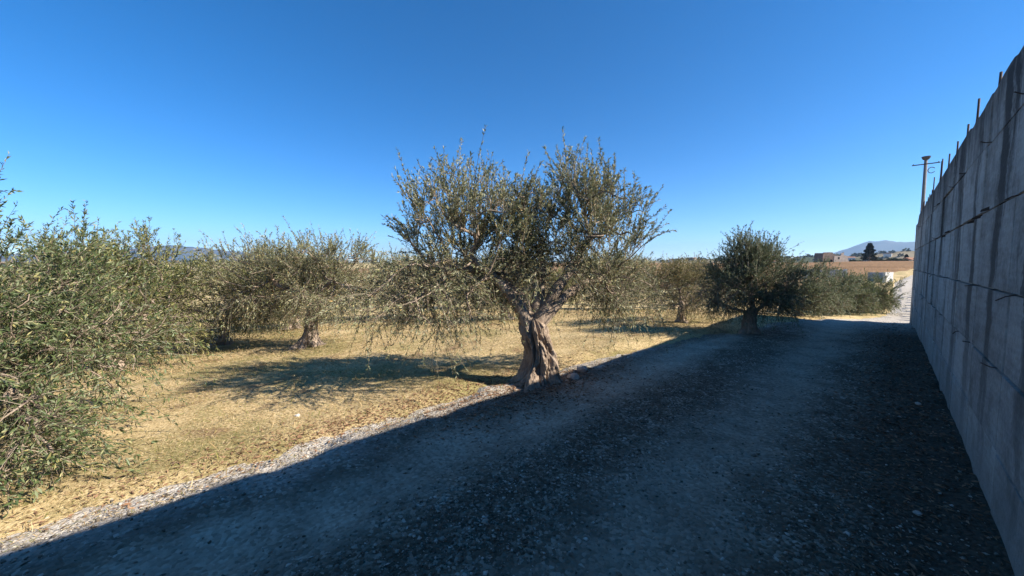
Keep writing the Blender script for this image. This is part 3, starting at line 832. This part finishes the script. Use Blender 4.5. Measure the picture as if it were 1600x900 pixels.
# conifer on the crest
def conifer(seed, h, w):
    g = np.random.default_rng(seed); n = 5200
    t = g.random(n) ** .8; z = h * (.10 + .9 * t); lay = .75 + .25 * np.sin(z * 5.0)
    rad = w * (1 - t) ** .8 * lay * g.random(n) ** .4 + .05; a = g.uniform(0, 6.28, n)
    base = np.stack([rad * np.cos(a), rad * np.sin(a), z - rad * .15], 1)
    d = norm(np.stack([np.cos(a), np.sin(a), g.uniform(-.4, .5, n)], 1) + g.normal(size=(n, 3)) * .4)
    L = g.uniform(.35, .7, n)
    cr = leaf_mesh('crown', base, d, norm(g.normal(size=(n, 3))), L, L * .16, False)
    return MB().tube([(0, 0, -.4), (0, 0, h * .95)], [.22, .03], 8).mesh('trunk', True), cr
ct, cc = conifer(3, 6.4, 2.5)
def put_conifer(x, y, s, label):
    o = tag(obj('conifer_tree', None, loc=(x, y, float(H0(x, y)))), label, 'conifer tree'); o.scale = (s, s, s)
    obj('trunk', ct, M['bark'], o); tag(obj('crown', cc, M['needle'], o), kind='stuff')
put_conifer(-5.2, 182, 1.0, 'dark conifer tree standing on the crest of the ploughed field')
put_conifer(4.2, 200, .55, 'small dark conifer on the crest close to the wall')
def shrub(seed):
    g = np.random.default_rng(seed); n = 1500
    p = norm(g.normal(size=(n, 3))) * (g.random(n) ** .4)[:, None] * np.array([1, 1, .8]); p[:, 2] = np.abs(p[:, 2])
    L = g.uniform(.15, .35, n)
    return leaf_mesh('foliage', p, norm(p + g.normal(size=(n, 3)) * .5), norm(g.normal(size=(n, 3))), L, L * .25, False)
sh = shrub(4)
for i, (x, y, s) in enumerate(((-9.5, 184, 1.3), (-7.8, 185, 1.0), (-3.0, 184, 1.6), (-1.2, 185, 1.1), (.6, 184, 1.8), (2.2, 185, 1.4), (3.4, 184, 1.2))):
    o = tag(obj('shrub', None, loc=(x, y, float(H0(x, y)) - .1)), 'dark shrub in the row along the crest beside the conifer', 'shrub', 'shrubs on the crest')
    o.scale = (s, s, s * .9); tag(obj('foliage', sh, M['scrub'], o), kind='stuff')
    obj('stem', MB().tube([(0, 0, -.2), (0, 0, .5)], [.06, .03], 6).mesh('stem'), M['bark'], o)

# houses: white one on the crest, others scattered on the hills
def house(x, y, z, rz, w, d, h, label, group=None, wall='whitewall'):
    o = tag(obj('house', None, loc=(x, y, z)), label, 'house', group); o.rotation_euler = (0, 0, rz)
    obj('walls', MB().box(-w / 2, w / 2, -d / 2, d / 2, -1.5, h).mesh('walls'), M[wall], o)
    e = .35
    obj('roof', MB().add([(-w / 2 - e, -d / 2 - e, h + .003), (w / 2 + e, -d / 2 - e, h + .003), (w / 2 + e, d / 2 + e, h + .003), (-w / 2 - e, d / 2 + e, h + .003), (-w / 2 - e, 0, h + d * .22), (w / 2 + e, 0, h + d * .22)],
                         [(0, 1, 5, 4), (2, 3, 4, 5), (1, 2, 5), (3, 0, 4), (0, 3, 2, 1)]).mesh('roof'), M['roof'], o)
    for i in (-1, 0, 1):
        obj('window' if i else 'door', MB().box(i * w * .3 - .4, i * w * .3 + .4, -d / 2 - .03, -d / 2 + .01, (.9 if i else 0), 2.1).mesh('window'), M['glass'], o)
    return o
house(5.3, 196, float(H0(5.3, 196)) - .3, YAW, 3.4, 4.0, 1.5, 'small white house on the crest right beside the end of the wall')
def hill_h(az, dist=760, depth=460):
    V = .5 + (dist and 0)
    return 0
dg = bpy.context.evaluated_depsgraph_get(); hills = bpy.data.objects['hills']; hl = hills.evaluated_get(dg)
hk = 0
for az, dd in ((-27.5, 640), (-25.8, 700), (-22.4, 660), (-19.5, 690), (-12.2, 650), (-10.2, 610), (-8.0, 660), (-5.2, 620), (-3.2, 640), (-1.6, 610), (-.2, 650)):
    x = dd * math.sin(R(az)); y = dd * math.cos(R(az))
    hit, p, nn, fi = hl.ray_cast(Vector((x, y, 500)), Vector((0, 0, -1)))
    if hit:
        house(x, y, p.z, YAW + hk * .7, 9, 7, 3.6, 'tiny pale house on the distant farmed hills', 'houses on the distant hills', 'whitewall' if hk % 3 else 'ruin_pale'); hk += 1

# distant tree clumps on the hills, too many and too small to count
g = np.random.default_rng(9); bs = []; ds = []; Ls_ = []
for i in range(520):
    az = g.uniform(-95, 8); dd = g.uniform(560, 800)
    x = dd * math.sin(R(az)); y = dd * math.cos(R(az))
    hit, p, nn, fi = hl.ray_cast(Vector((x, y, 500)), Vector((0, 0, -1)))
    if not hit: continue
    n = 46; s = g.uniform(1.6, 3.8)
    q = norm(g.normal(size=(n, 3))) * (g.random(n) ** .35)[:, None] * np.array([s, s, s * .9]); q[:, 2] = np.abs(q[:, 2])
    bs.append(q + np.array([x, y, p.z])); ds.append(norm(q + g.normal(size=(n, 3)))); Ls_.append(np.full(n, s * .8))
bs = np.concatenate(bs); ds = np.concatenate(ds); Ls_ = np.concatenate(Ls_)
tag(obj('distant_woodland', leaf_mesh('distant_woodland', bs, ds, norm(g.normal(size=bs.shape)), Ls_, Ls_ * .35, False), M['scrub']), 'scattered dark trees dotted over the distant hills', 'woodland', kind='stuff')

# ------------------------------------------------------------------ loose cover
def stone_template(g):
    t = (1 + 5 ** .5) / 2
    v = norm(np.array([(-1, t, 0), (1, t, 0), (-1, -t, 0), (1, -t, 0), (0, -1, t), (0, 1, t), (0, -1, -t), (0, 1, -t), (t, 0, -1), (t, 0, 1), (-t, 0, -1), (-t, 0, 1)], float))
    f = np.array([(0, 11, 5), (0, 5, 1), (0, 1, 7), (0, 7, 10), (0, 10, 11), (1, 5, 9), (5, 11, 4), (11, 10, 2), (10, 7, 6), (7, 1, 8), (3, 9, 4), (3, 4, 2), (3, 2, 6), (3, 6, 8), (3, 8, 9), (4, 9, 5), (2, 4, 11), (6, 2, 10), (8, 6, 7), (9, 8, 1)])
    return v, f
def scatter_stones(name, x, y, z, s, g, mat, label, cat):
    n = len(x)
    tv = np.array([(1, 0, 0), (0, 1, 0), (-1, 0, 0), (0, -1, 0), (0, 0, 1), (0, 0, -1)], float)
    tf = np.array([(0, 1, 4), (1, 2, 4), (2, 3, 4), (3, 0, 4), (1, 0, 5), (2, 1, 5), (3, 2, 5), (0, 3, 5)])
    jit = 1 + g.uniform(-.3, .3, (n, 6, 1)); ax = g.uniform(.65, 1.35, (n, 1, 3)); ax[:, :, 2] *= .62
    a = g.uniform(0, 6.28, n); c, s_ = np.cos(a), np.sin(a)
    v = tv[None] * jit * ax * s[:, None, None]
    v = v + g.normal(size=v.shape) * .22 * s[:, None, None]
    vx = v[:, :, 0] * c[:, None] - v[:, :, 1] * s_[:, None]; vy = v[:, :, 0] * s_[:, None] + v[:, :, 1] * c[:, None]
    V = np.stack([vx + x[:, None], vy + y[:, None], v[:, :, 2] + (z + s * .18)[:, None]], -1).reshape(-1, 3)
    F = (np.arange(n)[:, None, None] * 6 + tf[None]).reshape(-1, 3)
    return tag(obj(name, mesh_np(name, V, F, 3), mat), label, cat, kind='stuff')
g = np.random.default_rng(31)
n = 260000
d_ = .6 + 15 * g.random(n) ** 1.6; az = R(45.4) + g.uniform(-R(64), R(62), n)
x = -d_ * np.sin(az); y = d_ * np.cos(az)
xl = np.interp(y, *XL)
w = (.12 + .75 * np.exp(-((x + 1.75) / .38) ** 2) * (.25 + 1.3 * vnoise(x * 1.3, y * .7, 61)) + .6 * np.exp(-((x - xl - .25) / .3) ** 2) + .3 * np.exp(-((x + .2) / .5) ** 2))
w *= 1 - .85 * np.exp(-((x + 2.55) / .26) ** 2) - .5 * np.exp(-((x + .95) / .25) ** 2)
w *= .35 + 1.2 * vnoise(x * 2.2, y * 2.2, 62)
ok = (x > xl - .55) & (x < .5) & (g.random(n) < w * np.clip(1 - (xl + .05 - x) / .6 * 1.6, .04, 1))
x, y = x[ok], y[ok]
s = .0035 + .011 * g.random(len(x)) ** 4
s = np.where(g.random(len(x)) < .02, s * 1.8, s)
scatter_stones('gravel', x, y, np.maximum(road_z(x, y), H(x, y)), s, g, M['stone_pale'], 'pale loose gravel strewn over the track', 'gravel')

# individual larger stones
g = np.random.default_rng(12)
def rock(x, y, s, label, mat='stone', group=None, flat=.6):
    tv, tf = stone_template(g)
    import bmesh
    bm = bmesh.new(); vv = [bm.verts.new(p) for p in tv]
    for t in tf: bm.faces.new([vv[i] for i in t])
    bmesh.ops.subdivide_edges(bm, edges=bm.edges[:], cuts=1, use_grid_fill=True)
    ph = g.uniform(0, 6, 3)
    for v in bm.verts:
        v.co = v.co.normalized()
        k = 1 + .22 * math.sin(3 * v.co.x + ph[0]) * math.cos(2.5 * v.co.y + ph[1]) + g.uniform(-.08, .08)
        v.co = Vector((v.co.x * 1.25, v.co.y * .9, v.co.z * flat)) * k * s
    me = bpy.data.meshes.new('stone'); bm.to_mesh(me); bm.free()
    z = max(float(H(x, y)), float(road_z(np.array(x), np.array(y))) if x > float(np.interp(y, *XL)) else -9)
    o = obj('stone', me, M[mat], None, (x, y, z + s * flat * .3)); o.rotation_euler = (0, 0, g.uniform(0, 6))
    return tag(o, label, 'stone', group)
rock(-3.05, 4.22, .085, 'brown stone half in shadow just right of the large olive trunk')
rock(-3.2, 4.65, .10, 'flat brown stone on the shaded verge right of the large olive', flat=.45)
rock(-3.15, 5.1, .07, 'small brown stone on the shaded verge farthest from the large olive trunk')
rock(-4.62, 1.15, .03, 'white pebble lying alone in the dry grass near the left olive', 'stone_white')
rock(.3, 6.2, .03, 'pale stone lying near the foot of the concrete wall')
rock(.2, 3.45, .022, 'small pale stone at the wall foot nearest the viewer')

# straw, short green blades and litter under the trees
g = np.random.default_rng(8); n = 330000
d_ = 2.0 + 16 * g.random(n) ** 1.35; az = R(45.4) + g.uniform(-R(45), R(60), n)
x = -d_ * np.sin(az); y = d_ * np.cos(az)
ok = (x < np.interp(y, *XL) + .16 * g.normal(size=n) + .05) & (vnoise(x * 1.6, y * 1.6, 71) + .4 * g.random(n) > .38)
x, y, d_ = x[ok], y[ok], d_[ok]; n = len(x)
a = g.uniform(0, 6.28, n); tilt = g.uniform(.05, .8, n) ** 1.3
d = norm(np.stack([np.cos(a), np.sin(a), tilt], 1))
L = g.uniform(.018, .045, n) * (1 + .05 * d_)
tall = g.random(n) < .010
L = np.where(tall, L * 2.2, L); d = norm(np.where(tall[:, None], d + np.array([0, 0, 1.1]), d))
base = np.stack([x, y, np.maximum(H(x, y), np.where(x > np.interp(y, *XL) - .3, road_z(x, y), -99)) + .002], 1)
nr = norm(g.normal(size=(n, 3)) * .5 + np.array([0, 0, 1.0]))
tag(obj('dry_grass', leaf_mesh('dry_grass', base, d, nr, L, L * .028 + .00022 * d_, False), M['blade']), 'short dry straw and green blades covering the grove floor', 'grass', kind='stuff')

def litter(name, cx, cy, sx, sy, n, label, seed, road=False):
    g = np.random.default_rng(seed)
    x = cx + g.normal(size=n) * sx; y = cy + g.normal(size=n) * sy
    if road:
        x = np.minimum(x, .49); z = road_z(x, y) + .006
    else: z = np.maximum(H(x, y), np.where(x > np.interp(y, *XL), road_z(x, y), -9)) + .008
    a = g.uniform(0, 6.28, n)
    L = g.uniform(.025, .06, n)
    tag(obj(name, leaf_mesh(name, np.stack([x, y, z], 1), norm(np.stack([np.cos(a), np.sin(a), g.uniform(-.1, .35, n)], 1)), norm(g.normal(size=(n, 3)) * .4 + np.array([0, 0, 1])), L, L * .14, False), M['litter']), label, 'leaf litter', kind='stuff')
litter('leaf_litter', hp[0] + .15, hp[1] - .2, .35, .9, 3200, 'reddish fallen leaves around the foot of the large olive', 41)
litter('leaf_litter', -3.95, 2.0, .18, 1.6, 2600, 'reddish fallen leaves scattered along the gravel edge left of the large olive', 43)
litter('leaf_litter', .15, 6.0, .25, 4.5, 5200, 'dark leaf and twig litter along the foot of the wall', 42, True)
# ------------------------------------------------------------------ haze
hz, nt, p, o_ = mat_new('haze_air')
nt.nodes.remove(p)
pv = nt.nodes.new('ShaderNodeVolumePrincipled')
pv.inputs['Color'].default_value = (.48, .70, 1.0, 1)
pv.inputs['Density'].default_value = 1.6e-4
pv.inputs['Anisotropy'].default_value = 0.2
nt.links.new(pv.outputs[0], o_.inputs['Volume'])
tag(obj('haze', MB().box(-6900, 6900, -6900, 6900, -60, 330).mesh('haze'), hz), 'thin pale blue haze over the distant hills', 'haze', kind='stuff')
